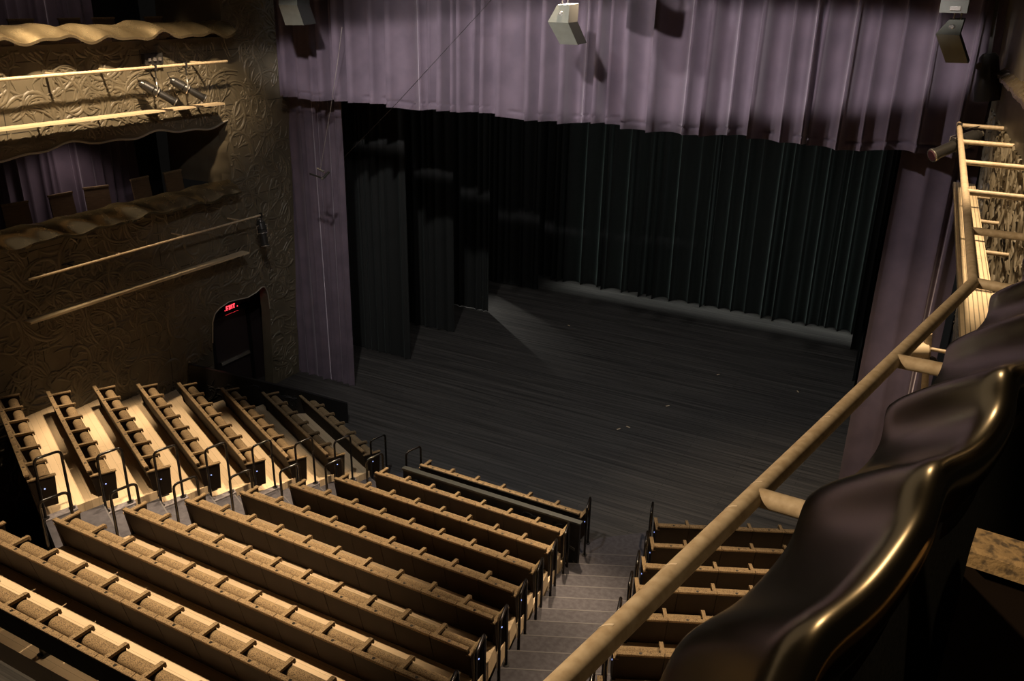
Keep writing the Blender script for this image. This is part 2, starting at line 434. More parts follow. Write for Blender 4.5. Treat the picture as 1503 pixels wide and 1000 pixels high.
aisle(st, Cr2, lambda k: rfront(k)-UR*.03, 7, -.27, -.13, (-.20,-.20))
struct(st.build('floor_aisle_steps', m_carpet)); struct(pads.build('floor_landing_pads', m_pad)); struct(nos.build('trim_3', mat('step_edge', (.085,.08,.085), .8)))

# hoop handrails ----------------------------------------------------
def hoop(foot, d, zf, drop, label, group, H=1.0, span=.38):
    f = Vector((foot[0], foot[1], zf)); d = Vector((d[0], d[1], 0)).normalized()
    t = thing('hoop_handrail', label, 'handrail', f, 0, group)
    r = .07; pts = [f+Vector((0,0,.0)), f+Vector((0,0,H-r))]
    pts += [f+d*(r-r*math.cos(a))+Vector((0,0,H-r+r*math.sin(a))) for a in (PI/6, PI/3, PI/2)]
    g = f+d*span
    pts += [g-d*(r-r*math.sin(a))+Vector((0,0,H-r+r*math.cos(a))) for a in (0, PI/6, PI/3, PI/2)]
    pts += [g-Vector((0,0,drop))]
    b = MB(); b.tube(pts, .021, 10); b.build('rail', m_rail, t, .9)
    for p in (f, g-Vector((0,0,drop))):
        q = MB(); q.lathe(p, (0,0,1), [(0,.05),(.012,.05),(.014,.03)], 12); q.build('foot_plate', m_steel, t, .6)
    return t
dA = Vector((.24,.97,0)); dB = Vector((-.25,.97,0))
for k in range(0, 9):
    y0 = CEN[k][2]
    for side, dd, nm in ((0, dA, 'left'), (1, dB, 'right')):
        if k == 0: p = Vector((-1.88 if side == 0 else 1.98, 12.05, 0))
        else:
            y = y0-.06; p = Vector((cedge(y)[side] + (-.08 if side == 0 else .10), y, 0))
        hoop(p, dd, fl(k)+(.02 if side == 0 and k else .01 if k == 0 else -.20), 0, f'black hoop handrail at the {nm} end of the centre block\'s {"front row" if k == 0 else ORD[k]+" row"}'
             if k else f'black hoop handrail at the {nm} end of the low black ornate wall', f'handrails at the {nm} of the centre block')
for k in range(0, 8):
    e = LEFT[k][0]; p = e - UL*.10 + VL*.15
    hoop(p, dA, fl(k)+(.03 if k else .01), 0, f'black hoop handrail before the end panel of the left block\'s {ORD[k]} row', 'handrails along the left block')
for k in range(0, 7):
    p = RIGHT[k] - UR*.14 + VR*.02
    hoop(p, dB, fl(k)+(-.20 if k else .01), 0, f'black hoop handrail right of the central steps, by the right block\'s {ORD[k]} row', 'handrails along the right block')

# low ornate wall behind the front row, partition by the exit --------------
def leaf_strokes(rnd, p, sc):
    """strokes of one acanthus scroll around p: list of (points, half width, height)"""
    out = []; a0 = rnd.uniform(0, 2*PI); sg = rnd.choice((-1, 1)); n = 22
    x, y = p; a = a0; pts = []
    for i in range(n):
        t = i/(n-1); pts.append((x, y)); st_ = sc*.085*(1-.6*t); a += sg*(.08+.75*t*t)
        x += st_*math.cos(a); y += st_*math.sin(a)
        if i % 3 == 1 and i < 16:
            for off in (1, -1):
                if rnd.random() < .25: continue
                b = a + off*rnd.uniform(.35, .9); lx, ly = x, y; lp = []; m = 7; cv = rnd.choice((-1, 1))*rnd.uniform(.1, .22); sl = rnd.uniform(.035, .06)
                for j in range(m):
                    lp.append((lx, ly)); b += cv; lx += sc*sl*math.cos(b); ly += sc*sl*math.sin(b)
                out.append((lp, sc*.023, .019))
    out.append((pts, sc*.026, .028))
    off = [(px+.06*sc*math.cos(a0+PI/2), py+.06*sc*math.sin(a0+PI/2)) for px, py in pts[:13]]
    out.append((off, sc*.017, .019))
    return out
def relief(mb, strokes, to3d, ok):
    """add raised tapering strokes; to3d(u, v, h) places a point h proud of the surface"""
    for pts, w, h in strokes:
        N = len(pts); prev = None
        for i, (x, y) in enumerate(pts):
            x0, y0 = pts[max(0, i-1)]; x1, y1 = pts[min(N-1, i+1)]
            dx, dy = x1-x0, y1-y0; l = math.hypot(dx, dy) or 1; nx, ny = -dy/l, dx/l
            t = i/(N-1); ww = w*(.25+1.0*math.sin(PI*min(1, .12+.88*t))); hh = h*(.3+.7*math.sin(PI*min(1, .1+.85*t)))
            if not (ok(x+nx*ww, y+ny*ww) and ok(x-nx*ww, y-ny*ww)): prev = None; continue
            o = len(mb.v)
            for s_, f in ((-1, -.004/max(h,.001)), (-.6, .75), (0, 1), (.6, .75), (1, -.004/max(h,.001))):
                mb.v.append(tuple(to3d(x+nx*ww*s_, y+ny*ww*s_, hh*f)))
            if prev is not None:
                for j in range(4): mb.f.append((prev+j, prev+j+1, o+j+1, o+j)); mb.m.append(mb.mi)
            prev = o
rnd = random.Random(4)
lw = MB(); lw.box(-1.62, 2.05, 11.58, 11.65, 0.005, .95)
ss = []
for i in range(14): ss += leaf_strokes(rnd, (-1.4+i*.25, rnd.uniform(.3,.7)), .55)
relief(lw, ss, lambda u, v, h: (u, 11.58-h, v), lambda u, v: -1.58 < u < 2.0 and .08 < v < .88)
t = thing('ornate_low_wall', 'low black wall with carved scrolls standing behind the front seat row', 'wall', (.2,11.6,0))
lw.build('carved_panel', m_steel, t, .6)
c_ = MB(); c_.box(-1.64, 2.07, 11.56, 11.67, .95, .985); c_.build('top_rail', mat('dark_grey_rail', (.03,.032,.03), .4), t)

pa = Vector((-7.71, 12.05, 0)); pb = Vector((-5.72, 13.45, 0)); pc = Vector((-4.9, 14.0, 0))
pt = MB()
for p, q, z0, z1 in ((pa, pb, 1.6, .84), (pb, pc, .84, .5)):
    n_ = Vector((-(q-p).y, (q-p).x, 0)).normalized()*.04
    vs = [p-n_, q-n_, q+n_, p+n_]
    V = [(v.x, v.y, 0.005) for v in vs] + [(vs[0].x,vs[0].y,z0),(vs[1].x,vs[1].y,z1),(vs[2].x,vs[2].y,z1),(vs[3].x,vs[3].y,z0)]
    pt.add(V, [(0,3,2,1),(4,5,6,7),(0,1,5,4),(1,2,6,5),(2,3,7,6),(3,0,4,7)])
ss = []
for i in range(10): ss += leaf_strokes(rnd, (.2+i*.23, rnd.uniform(.3,.8)), .6)
dp = (pb-pa).normalized(); nn = Vector((dp.y, -dp.x, 0))
relief(pt, ss, lambda u, v, h: pa+dp*u+nn*(.04+h)+Vector((0,0,v)), lambda u, v: .1 < u < 2.3 and .1 < v < 1.5-.30*u)
tag(pt.build('partition_wall', m_steel, smooth=.6), 'dark sloping partition between the left seat block and the exit door', 'partition')

# ------------------------------------------------------------------ left wall
def X_(z): return -7.82+.055*z        # the wall leans into the hall
def w1(y): return .055*math.sin(y*3.1+.4)+.035*math.sin(y*6.7)+.03*math.sin(y*1.3)
def zt(y): return 6.69+.8*w1(y+.6)
def zb(y): return 5.30
DPTS = [(12.79,1.83),(12.84,2.36),(12.92,2.51),(13.06,2.60),(13.35,2.67),(13.65,2.64),(13.95,2.60),(14.24,2.65),(14.44,2.73),(14.54,2.69),(14.62,2.48),(14.66,2.08)]
def zd(y):
    for (a, za), (b, zb_) in zip(DPTS, DPTS[1:]):
        if a <= y <= b: return za+(zb_-za)*(y-a)/(b-a)
    return 0
D0, D1, BE = 12.79, 14.66, 13.68
YEND = 15.62; ZTOP = 11.4; ZU = 8.42
def intervals(y):
    if y < D0: return [(0, zb(y)), (zt(y), ZU)]
    if y < BE: return [(zd(y), zb(y)), (zt(y), ZU)]
    if y < D1: return [(zd(y), ZTOP)]
    return [(0, ZTOP)]
ys = sorted(set([5.0+i*.07 for i in range(int((YEND-5)/.07)+1)] + [YEND, BE] + [p[0] for p in DPTS]))
wl = MB(); TH = .28
for ya, yb in zip(ys, ys[1:]):
    e = 1e-5
    for (a0, a1), (b0, b1) in zip(intervals(ya+e), intervals(yb-e)):
        wl.add([(X_(a0),ya,a0),(X_(b0),yb,b0),(X_(b1),yb,b1),(X_(a1),ya,a1)], [(0,1,2,3)])
        wl.add([(X_(a1),ya,a1),(X_(b1),yb,b1),(X_(b1)-TH,yb,b1),(X_(a1)-TH,ya,a1)], [(0,1,2,3)])
        if a0 > 0: wl.add([(X_(a0),ya,a0),(X_(b0),yb,b0),(X_(b0)-TH,yb,b0),(X_(a0)-TH,ya,a0)], [(0,1,2,3)])
for y, z0, z1 in ((D0, 0, 1.83), (D1, 0, 2.08)):
    wl.add([(X_(z0),y,z0),(X_(z0)-TH,y,z0),(X_(z1)-TH,y,z1),(X_(z1),y,z1)], [(0,1,2,3)])
for z0, z1 in ((zb(BE), zt(BE)), (ZU, ZTOP)):   # wavy jambs
    def jf(u, v, z0=z0, z1=z1):
        z = z0+(z1-z0)*v; return (X_(z)-1.9*u, BE+.06*math.sin(z*5)*(1-u)+.03*math.sin(z*11)*(1-u), z)
    wl.grid(jf, 8, 16)
wl.add([(X_(0),YEND,0),(X_(0)-.6,YEND,0),(X_(ZTOP)-.6,YEND,ZTOP),(X_(ZTOP),YEND,ZTOP)], [(0,1,2,3)])
def okL(y, z):
    if y > YEND-.04: return False
    for a, b in intervals(y):
        if a+.05*(a > 0) < z < b-.05: return True
    return False
rnd = random.Random(11); ss = []
yy = 8.2
while yy < YEND:
    zz = .3
    while zz < 9.4:
        ss += leaf_strokes(rnd, (yy+rnd.uniform(-.2,.2), zz+rnd.uniform(-.2,.2)), rnd.uniform(.95, 1.4)); zz += .40
    yy += .40
relief(wl, ss, lambda u, v, h: (X_(v)+h, u, v), okL)
wl.mi = 1
def seam(y0, z0, y1, z1):
    n = max(1, int(max(abs(y1-y0), abs(z1-z0))/.1))
    for i in range(n):
        a, b = i/n, (i+1)/n; p, q = (lerp(y0,y1,a), lerp(z0,z1,a)), (lerp(y0,y1,b), lerp(z0,z1,b))
        if okL(*p) and okL(*q): wl.beam((X_(p[1])+.0015,*p), (X_(q[1])+.0015,*q), .014 if y0 == y1 else .003, .003 if y0 == y1 else .014, (0,0,1) if y0 != y1 else (1,0,0))
for z in (1.3, 2.6, 3.85, 5.0, 7.05, 8.17): seam(6, z, YEND-.05, z)
for y in (8.8, 10.2, 11.6, 13.0, 14.4): seam(y, .05, y, 8.3)
struct(wl.build('wall_left', [m_wall, m_seam], smooth=.75))
# pale rim along the lower box's scalloped edge
rb = MB(); rb.tube([(X_(zt(y))+.005, y, zt(y)-.004) for y in ys if y <= BE], .02, 8); struct(rb.build('trim_1', m_rim, smooth=.9))
dr = MB(); dr.tube([(X_(z)+.005, y, z-.004) for y, z in [(y, zd(y)) for y in [D0+.001+i*(D1-D0-.002)/40 for i in range(41)]]], .014, 8); struct(dr.build('trim_2', m_rim, smooth=.9))
XW = -7.72

# boxes behind the wall: shell, curtain, chairs
bx = MB()
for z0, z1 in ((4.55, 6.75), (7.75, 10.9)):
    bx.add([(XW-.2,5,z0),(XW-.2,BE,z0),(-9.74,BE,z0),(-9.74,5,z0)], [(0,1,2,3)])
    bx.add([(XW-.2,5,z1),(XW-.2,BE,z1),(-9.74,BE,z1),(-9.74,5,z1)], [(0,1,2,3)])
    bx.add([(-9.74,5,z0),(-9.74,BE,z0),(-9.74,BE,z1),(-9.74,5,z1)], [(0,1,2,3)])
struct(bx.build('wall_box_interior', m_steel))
for z0, z1, lab, sd in ((4.6, 6.72, 'plum curtain lining the back of the lower left balcony box', 41), (7.8, 10.85, 'plum curtain lining the back of the upper left balcony box', 42)):
    tag(drape(MB(), (-9.6,12.9 if sd == 41 else 12.4), (-9.6,6.2), z0, z1, .22, .09, sd, (1,0,0)).build('box_curtain', m_plum, smooth=3.1), lab, 'curtain')
m_brown = noisy(mat('brown_wood', (.1,.062,.03), .55), (.085,.052,.025), (.12,.075,.038), scale=(1,1,6), nscale=6.)
def box_chair(y, z, rz, label, group):
    t = thing('box_chair', label, 'chair', (-8.75, y, z), rz, group, world=False)
    b = MB(); b.extr([(-.02,.45),(.02,.45),(.06,.93),(.03,.93)], -.24, .24); b.build('backrest', m_brown, t)
    b = MB(); b.box(-.25,.25,.02,.07,.93,.965); b.build('top_rail', m_fabric, t)
    b = MB(); b.box(-.24,.24,-.45,0,.42,.50); b.build('seat', m_fabric, t)
    for sx in (-.21,.21):
        for sy in (-.42,.0):
            b = MB(); b.box(sx-.018,sx+.018,sy-.018,sy+.018,0,.42); b.build('leg', m_steel, t)
lowc = [hx(25,312,-8.75), hx(92,296,-8.75), hx(143,284,-8.75), hx(208,270,-8.75), hx(256,262,-8.75)]
lw_w = ['nearest the left edge', 'second from the left edge', 'turned aside in the middle', 'fourth from the left edge', 'last before the dark jamb']
for i, p in enumerate(lowc):
    box_chair(p.y, 4.62, math.radians((80,86,70,95,92)[i]), f'tan-topped chair in the lower left box, {lw_w[i]}', 'chairs in the lower left box')
uw = ['nearest the left edge', 'second from the left edge', 'third from the left edge', 'last before the dark jamb']
for i, px in enumerate((30, 102, 152, 226)):
    p = hx(px, 17, -8.75); box_chair(p.y, 7.82, math.radians(90+(i % 2)*6), f'dark tan-topped chair in the upper left box, {uw[i]}', 'chairs in the upper left box')

# wavy bronze parapets on the left
def wav(s): return .55*math.sin(s*2*PI/1.05)+.42*math.sin(s*2*PI/.62+1.3)+.25*math.sin(s*2*PI/2.3+.5)
def wav2(s):
    x = wav(s); return x if x > 0 else x*.7
def parapet(yA, yB, xin, zin, xout, zout, amp, shear, ph, thick=.045):
    mb = MB(); nu, nv = 240, 10
    def top(u, v):
        y = yA+(yB-yA)*u; k = v*v*(3-2*v)
        return Vector((xin+(xout-xin)*v, y, zin+(zout-zin)*v + amp*wav2(y+ph-shear*v)*(.55+.45*v) + .05*math.sin(PI*v)))
    mb.grid(lambda u, v: top(u, v), nu, nv)
    mb.grid(lambda u, v: top(u, 1)+Vector((0,0,-thick*v)), nu, 1)
    mb.grid(lambda u, v: top(u, 1-v)+Vector((0,0,-thick)), nu, nv)
    mb.grid(lambda u, v: top(u, 0)+Vector((-.05*v,0,-.5*v)), nu, 2)
    return mb
tag(parapet(5.5, 13.66, X_(8.7)-.05, 8.73, X_(8.7)+.42, 8.53, .085, .38, .35).build('wavy_parapet', m_sheet, smooth=.9),
    'brightly lit rippled bronze parapet of the upper left balcony box', 'parapet')
tag(parapet(5.5, 13.62, X_(5.4)-.05, 5.47, X_(5.4)+.34, 5.22, .05, .5, 1.1).build('wavy_parapet', m_sheet, smooth=.9),
    'dim rippled bronze parapet of the lower left balcony box', 'parapet')

# exit recess, door, sign
rc = MB(); XD = -8.42
rc.add([(XD,D0-.1,0),(XD,D1+.9,0),(XD,D1+.9,2.9),(XD,D0-.1,2.9)], [(0,1,2,3)])
rc.add([(XW-TH,D0,0),(XD,D0-.1,0),(XD,D0-.1,2.9),(XW-TH,D0,2.9)], [(0,1,2,3)])
rc.add([(XW-TH,D1,0),(XD,D1+.9,0),(XD,D1+.9,2.9),(XW-TH,D1,2.9)], [(0,1,2,3)])
rc.add([(XW-TH,D0-.1,2.9),(XD,D0-.1,2.9),(XD,D1+.9,2.9),(XW-TH,D1,2.9)], [(0,1,2,3)])
struct(rc.build('wall_exit_recess', m_door))
dY0, dY1 = 13.42, 14.50
d_ = struct(MB().box(XD, XD+.05, dY0, dY1, .01, 2.06).build('door_1', m_door))
d_['_b'] = tuple(d_.location)
f_ = MB(); f_.box(XD,XD+.08,dY1,dY1+.1,.0,2.16); f_.box(XD,XD+.08,dY0-.1,dY0,.0,2.16); f_.box(XD,XD+.08,dY0-.1,dY1+.1,2.06,2.16); f_.build('door_frame', m_steel, d_)
b_ = MB(); b_.box(XD+.07,XD+.13,dY0+.08,dY1-.06,.86,.94); b_.box(XD+.05,XD+.12,dY0+.08,dY0+.16,.87,.93); b_.box(XD+.05,XD+.12,dY1-.14,dY1-.06,.87,.93)
b_.build('push_bar', m_chrome, d_)
s0, s1 = hx(331,456,XD+.1), hx(350,449,XD+.1)
sy0, sy1, sz = s0.y, s1.y, (s0.z+s1.z)/2
sg_ = thing('exit_sign', 'small glowing red EXIT sign above the door in the left wall', 'sign', (XD, (sy0+sy1)/2, sz-.13))
MBx = MB(); MBx.box(XD, XD+.07, sy0-.01, sy1+.01, sz-.13, sz+.12); MBx.build('housing', m_can, sg_)
fx = MB(); X0 = XD+.071
fx.box(X0,X0+.006,sy0,sy1,sz-.125,sz-.10); fx.box(X0,X0+.006,sy0,sy0+.022,sz-.125,sz+.0); fx.box(X0,X0+.006,sy1-.022,sy1,sz-.125,sz+.0)
fx.build('frame', m_red, sg_)
lt_ = MB(); lw_ = (sy1-sy0)*.80/4; ht = .13; zb0 = sz-.045
def bar(c0, z0_, c1, z1_, w=.026): lt_.beam((X0+.004,c0,z0_), (X0+.004,c1,z1_), .008, w, (0,1,.3) if abs(c1-c0) < .001 else (0,0,1))
def vbar(c_, z0_, z1_): lt_.box(X0,X0+.008,c_-.014,c_+.014,z0_,z1_)
def hbar(c0, c1, z_): lt_.box(X0,X0+.008,c0,c1,z_-.012,z_+.012)
b0 = sy0+(sy1-sy0)*.12
vbar(b0+.014, zb0, zb0+ht); [hbar(b0, b0+lw_*.75, zb0+q) for q in (.012, ht/2, ht-.012)]
xx = b0+lw_
for s_ in (1, -1): lt_.obox((X0+.004, xx+lw_*.38, zb0+ht/2), (.004,0,0), Vector((0, lw_*.33, s_*ht*.45)), Vector((0,-s_*.011,.011)))
vbar(xx+lw_*1.15, zb0, zb0+ht)
xx = xx+lw_*1.5
hbar(xx, xx+lw_*.85, zb0+ht-.012); vbar(xx+lw_*.43, zb0, zb0+ht)
lt_.build('letters', m_red, sg_)

# ------------------------------------------------------------------ pipes, planks and stage lights on the left wall
def pipe_thing(name, label, a, b, r, wall_x, nb, mat_=m_pipe, ends=(.05,.05)):
    t = thing(name, label, 'pipe', (a+b)/2)
    MB().tube([a, b], r, 12).build('pipe', mat_, t, .9)
    for i in range(nb):
        s = ends[0]+(1-ends[0]-ends[1])*i/(nb-1) if nb > 1 else .5
        p = lerp(a, b, s); MB().tube([p, Vector((wall_x(p.y), p.y, p.z))], r*.8, 8).build('bracket', mat_, t, .9)
    return t
XP = X_(7.9)+.42
pa1 = hx(0,117,XP); pb1 = hx(333,90,XP); dd = (pb1-pa1); pa1 = pa1-dd*.35
pipe_thing('lighting_pipe', 'long lit pipe carrying two stage lights on the upper left wall', pa1, pb1, .028, lambda y: X_(7.9)+.02, 6, ends=(.1,.09))
XL = X_(4.5)+.42; pa2 = hx(42,411,XL); pb2 = hx(386,315,XL)
pipe_thing('lighting_pipe', 'thin pipe on brackets low on the dark left wall, one light at its far end', pa2, pb2, .022, lambda y: X_(4.5)+.02, 4, ends=(.06,.12))
def plank(name, label, a, b, w, th, m_, wx, nb, dirx=-1):
    t = thing(name, label, 'plank', (a+b)/2)
    wv = Vector((dirx*w,0,0))
    q = MB(); V = [a, b, b+wv, a+wv]; V = V + [v-Vector((0,0,th)) for v in V]
    q.add(V, [(0,1,2,3),(7,6,5,4),(0,4,5,1),(1,5,6,2),(2,6,7,3),(3,7,4,0)]); q.build('board', m_, t)
    for i in range(nb):
        p = lerp(a, b, .04+.9*i/(nb-1))+Vector((0,0,-th-.015))
        MB().beam(p, Vector((wx(p.y), p.y, p.z)), .03, .03).build('bracket', m_steel, t)
    return t
XP = X_(7.1)+.42; sa = hx(0,190,XP); sb = hx(330,151,XP); sa = sa-(sb-sa)*.35
plank('wall_plank', 'cream plank lying on brackets below the upper left lighting pipe', sa, sb, .24, .035, m_cream, lambda y: X_(7.1)+.02, 6)
XL = X_(3.7)+.42; sa = hx(45,474,XL); sb = hx(366,370,XL)
plank('wall_plank', 'dull wooden plank on brackets low on the dark left wall', sa, sb, .22, .035, mat('dull_plank', (.42,.33,.21), .6), lambda y: X_(3.7)+.02, 4)

def stage_light(clamp, d, label, L=.62, R=.085, drop=.28, group=None):
    """profile spotlight hung under a pipe; d is the direction its lens points"""
    cl = Vector(clamp); d = Vector(d).normalized(); t = thing('stage_light', label, 'stage light', cl, 0, group)
    c = cl+Vector((0,0,-drop)); side = d.cross(Vector((0,0,1))).normalized()
    q = MB(); q.box(cl.x-.03,cl.x+.03,cl.y-.025,cl.y+.025,cl.z-.06,cl.z+.05); q.tube([cl+Vector((0,0,-.05)), cl+Vector((0,0,-drop*.45))], .014, 8); q.build('clamp', m_can, t)
    q = MB(); k = cl+Vector((0,0,-drop*.45))
    q.tube([c+side*(R+.03), c+side*(R+.03)+(k-c)*.7, k+side*.02, k-side*.02, c-side*(R+.03)+(k-c)*.7, c-side*(R+.03)], .012, 8); q.build('yoke', m_chrome, t, .9)
    q = MB(); q.lathe(c-d*L*.5, d, [(0,R*.3),(L*.03,R*.75),(L*.10,R*.85),(L*.12,R),(L*.36,R*1.1),(L*.38,R*.9)], 16); q.build('lamp_housing', m_can, t, .5)
    q = MB(); q.lathe(c-d*L*.12, d, [(0,R*.9),(L*.04,R*1.05),(L*.14,R*1.05),(L*.16,R*.82),(L*.52,R*.82),(L*.53,R*.95),(L*.6,R*.95)], 16); q.build('barrel', m_can, t, .5)
    for a_b, pr in ((c-d*L*.5-d*.03, [(0,R*.35),(.03,R*.5)]), (c-d*L*.02, [(0,R*1.09),(.02,R*1.09)]), (c+d*L*.46, [(0,R*.97),(.015,R*.97)])):
        MB().lathe(a_b, d, pr, 16).build('bright_band', m_chrome, t, .6)
    q = MB(); q.lathe(c+d*L*.481, d, [(0,R*.8),(.006,R*.75)], 16); q.build('lens', m_lens, t)
    q = MB(); k2 = c-d*L*.5; q.tube([k2, k2+Vector((0,0,.1))-d*.05, lerp(k2,cl,.6)+side*.05, cl+Vector((0,.05,.02))], .008, 6); q.build('cable', m_can, t, .9)
    return t
def on_pipe(a, b, px):   # point of a pipe seen at pixel column px
    lo, hi = 0., 1.
    for _ in range(40):
        m_ = (lo+hi)/2; p = lerp(a, b, m_)-CAM; x = CX+FPX*p.dot(RT)/p.dot(FW)
        if x < px: lo = m_
        else: hi = m_
    return lerp(a, b, lo)
stage_light(on_pipe(pa1,pb1,227), (.55,.62,-.52), 'left one of two stage lights hung from the upper left pipe', drop=.46, L=.72)
stage_light(on_pipe(pa1,pb1,272), (.55,.62,-.52), 'right one of two stage lights hung from the upper left pipe', drop=.46, L=.72)
stage_light(on_pipe(pa2,pb2,383), (.25,-.1,-.95), 'single black stage light hanging straight down at the low left pipe\'s end', drop=.42, R=.10, L=.62)
# connector box on the upper pipe
cb0 = on_pipe(pa1,pb1,244)
t = thing('connector_box', 'small black socket box on the upper left lighting pipe', 'box', cb0)
q = MB(); XC = X_(8.0)+.02; q.box(XC,XC+.10,cb0.y-.22,cb0.y+.2,cb0.z+.02,cb0.z+.22); q.build('housing', m_can, t)
for i in range(3):
    q = MB(); q.box(XC+.10,XC+.13,cb0.y-.16+i*.12,cb0.y-.10+i*.12,cb0.z+.08,cb0.z+.14); q.build('socket', m_chrome, t)
# little clamps on the lower left pipe bracket
cp = hx(95,387,X_(4.6))
q = MB(); q.tube([cp, cp+Vector((.2,0,0))], .02, 8); q.tube([cp+Vector((.1,-.12,.02)), cp+Vector((.1,.12,.02))], .018, 8)
tag(q.build('pipe_clamp', m_can, smooth=.8), 'small dark clamp above the low left wall pipe', 'clamp')

# ------------------------------------------------------------------ right wall, pipe rail and plank
def xr_(y, z=7.5): return 6.87+(15.1-y)*.0735+(7.5-z)*.05
wr = MB()
wr.add([(xr_(5.6,0),5.6,0),(xr_(15.1,0),15.1,0),(xr_(15.1,ZTOP),15.1,ZTOP),(xr_(5.6,ZTOP),5.6,ZTOP)], [(0,1,2,3)])
wr.add([(xr_(5.6,0),5.6,0),(9,5.6,0),(9,5.6,ZTOP),(xr_(5.6,ZTOP),5.6,ZTOP)], [(0,1,2,3)])
wr.add([(xr_(15.1,0),15.1,0),(7.6,15.3,0),(7.6,15.3,ZTOP),(xr_(15.1,ZTOP),15.1,ZTOP)], [(0,1,2,3)])
rnd = random.Random(21); ss = []
yy = 6.0
while yy < 15:
    zz = 4.4
    while zz < 9.3:
        ss += leaf_strokes(rnd, (yy+rnd.uniform(-.2,.2), zz+rnd.uniform(-.2,.2)), rnd.uniform(.5,.75)); zz += .28
    yy += .32
relief(wr, ss, lambda u, v, h: (xr_(u, v)-h*1.3, u, v), lambda u, v: 5.7 < u < 15.0 and 4.2 < v < 7.95)
struct(wr.build('wall_right', [m_wall], smooth=.75))

m_scratch = mat('pale_scratch', (.75,.62,.45), .4)
R0 = .033
def xp(y): return 6.53+(12.65-y)*.0565
c0 = Vector((6.94, 5.3, 7.93))
near = Vector((6.94-5.1*.1855, .2, 7.93))
t = thing('pipe_rail', 'long gold pipe rail bent along the near right balcony and right wall', 'rail', c0)
MB().tube([near, c0], R0, 20).build('near_rail', m_pipe, t, .9)
MB().tube([c0, Vector((6.53,12.65,7.93))], R0*.92, 16).build('far_rail', m_pipe, t, .9)
for y in (12.52, 11.02, 9.57, 8.02, 6.6):
    MB().tube([(xp(y),y,7.93), (xr_(y),y,7.93)], R0*.8, 12).build('bracket', m_pipe, t, .9)
MB().tube([c0, (7.56,5.2,7.93)], R0*.9, 12).build('bracket', m_pipe, t, .9)
for y in (3.86, 2.44, 1.02):
    x = 6.94-(5.3-y)*.1855
    b = MB(); b.tube([(x,y,7.93), (x+.56,y-.02,7.93)], R0*.95, 16); b.build('bracket', m_pipe, t, .9)
for px, py in ((1230,628),(1200,745),(1117,770),(1003,850),(906,940)):   # pale scratched rings on the near rail
    p = hz(px,py,7.93); p = lerp(near, c0, (p.y-near.y)/(c0.y-near.y)); dd = (c0-near).normalized()
    w_ = dd.cross(Vector((0,0,1))).normalized(); u_ = w_.cross(dd); sm = MB()
    def arc(u, v): a = .55+1.1*u; return p+dd*((v-.5)*.008+(u-.5)*.02)+(-w_*math.cos(a)+u_*math.sin(a))*(R0+.0008)
    sm.grid(arc, 10, 1); sm.build('scratch_mark', m_scratch, t, .9)

# grooved plank below the rail on the right wall
pl = thing('grooved_plank', 'bright cream grooved plank on brackets below the rail on the right wall', 'plank', (6.9,9,7.14))
def xk(y): return 6.60+(12.95-y)*.058
q = MB(); q.add([(xk(12.95),12.95,7.14),(xk(12.95)+.26,12.95,7.14),(xk(5.0)+.26,5.0,7.14),(xk(5.0),5.0,7.14)] + [(xk(12.95),12.95,7.10),(xk(12.95)+.26,12.95,7.10),(xk(5.0)+.26,5.0,7.10),(xk(5.0),5.0,7.10)],
    [(0,1,2,3),(7,6,5,4),(0,4,5,1),(1,5,6,2),(2,6,7,3),(3,7,4,0)])
q.build('board', m_groove, pl)
for y in (12.4, 10.95, 9.53, 8.05, 6.6):
    MB().tube([(xk(y)+.1,y,7.08), (xr_(y),y,7.08)], .022, 10).build('bracket', m_pipe, pl, .9)
fl_ = hz(1385,240,7.75)
stage_light((xp(12.3),12.3,7.93), (-.66,-.55,-.35), 'black stage light clamped to the far end of the right pipe rail', drop=.22, L=.7, R=.09)
# low pipe stand with a lamp behind the rail's far stub
p0, p1 = hy(1363,490,9.0), hy(1357,572,9.0)
t = thing('lamp_bracket', 'short upright pipe with a pale lamp, below the rail by the plum curtain', 'stage light', p1)
MB().tube([p0, p1], .035, 10).build('upright', m_pipe, t, .9)
a_, b_ = hy(1363,512,9.0), hy(1390,517,9.0); MB().tube([a_, (xr_(9), 9.0, b_.z)], .02, 8).build('arm', m_pipe, t, .9)
h0 = hy(1350,512,9.0); q = MB(); q.lathe(h0+Vector((-.1,-.05,-.02)), (1,.3,.1), [(0,.05),(.02,.08),(.18,.08),(.2,.05)], 14); q.build('lamp', m_cream, t, .6)
h1 = hy(1368,530,9.0); q = MB(); q.lathe(h1, (0,-1,0), [(0,.05),(.02,.05)], 12); q.build('knob', m_can, t, .6)

# ------------------------------------------------------------------ camera-side balcony box
def xout(y):
    a = 6.40+.195*y; return a if y < 3.6 else min(a, 7.30) if y < 6 else xr_(y)-.22
def xin(y):
    a = xout(y)+.215+.02*y; return a
def nearp():
    mb = MB(); nu, nv = 320, 26; yA, yB = .25, 5.55
    def top(u, v):
        y = yA+(yB-yA)*u; s = (y+.18*v-1.46)/.46; z0 = 8.535+.022*(y-1.4)
        wv = math.cos(2*PI*s+.45*math.sin(2*PI*s))*(.8+.2*math.sin(s*2.1))
        W = xin(y)-xout(y); r = .07
        if v < .62:
            t = v/.62; X = xout(y)+(W-r)*t; Z = z0+.165*t**.85
        else:
            a = (v-.62)/.38*PI*.80
            X = xin(y)-r+r*math.sin(a); Z = z0+.165+.042*math.sin(a*1.1+.1)-.10*((v-.62)/.38)**1.6
        return Vector((X-.017*wv*(1-.3*v), y, Z+.016*wv*(1-.2*v)))
    mb.grid(top, nu, nv)
    mb.grid(lambda u, v: top(u, 1)+Vector((.004*v, 0, -.03*v)), nu, 1)
    mb.grid(lambda u, v: top(u, 0)+Vector((.03*v, 0, -.025*v)), nu, 1)
    return mb
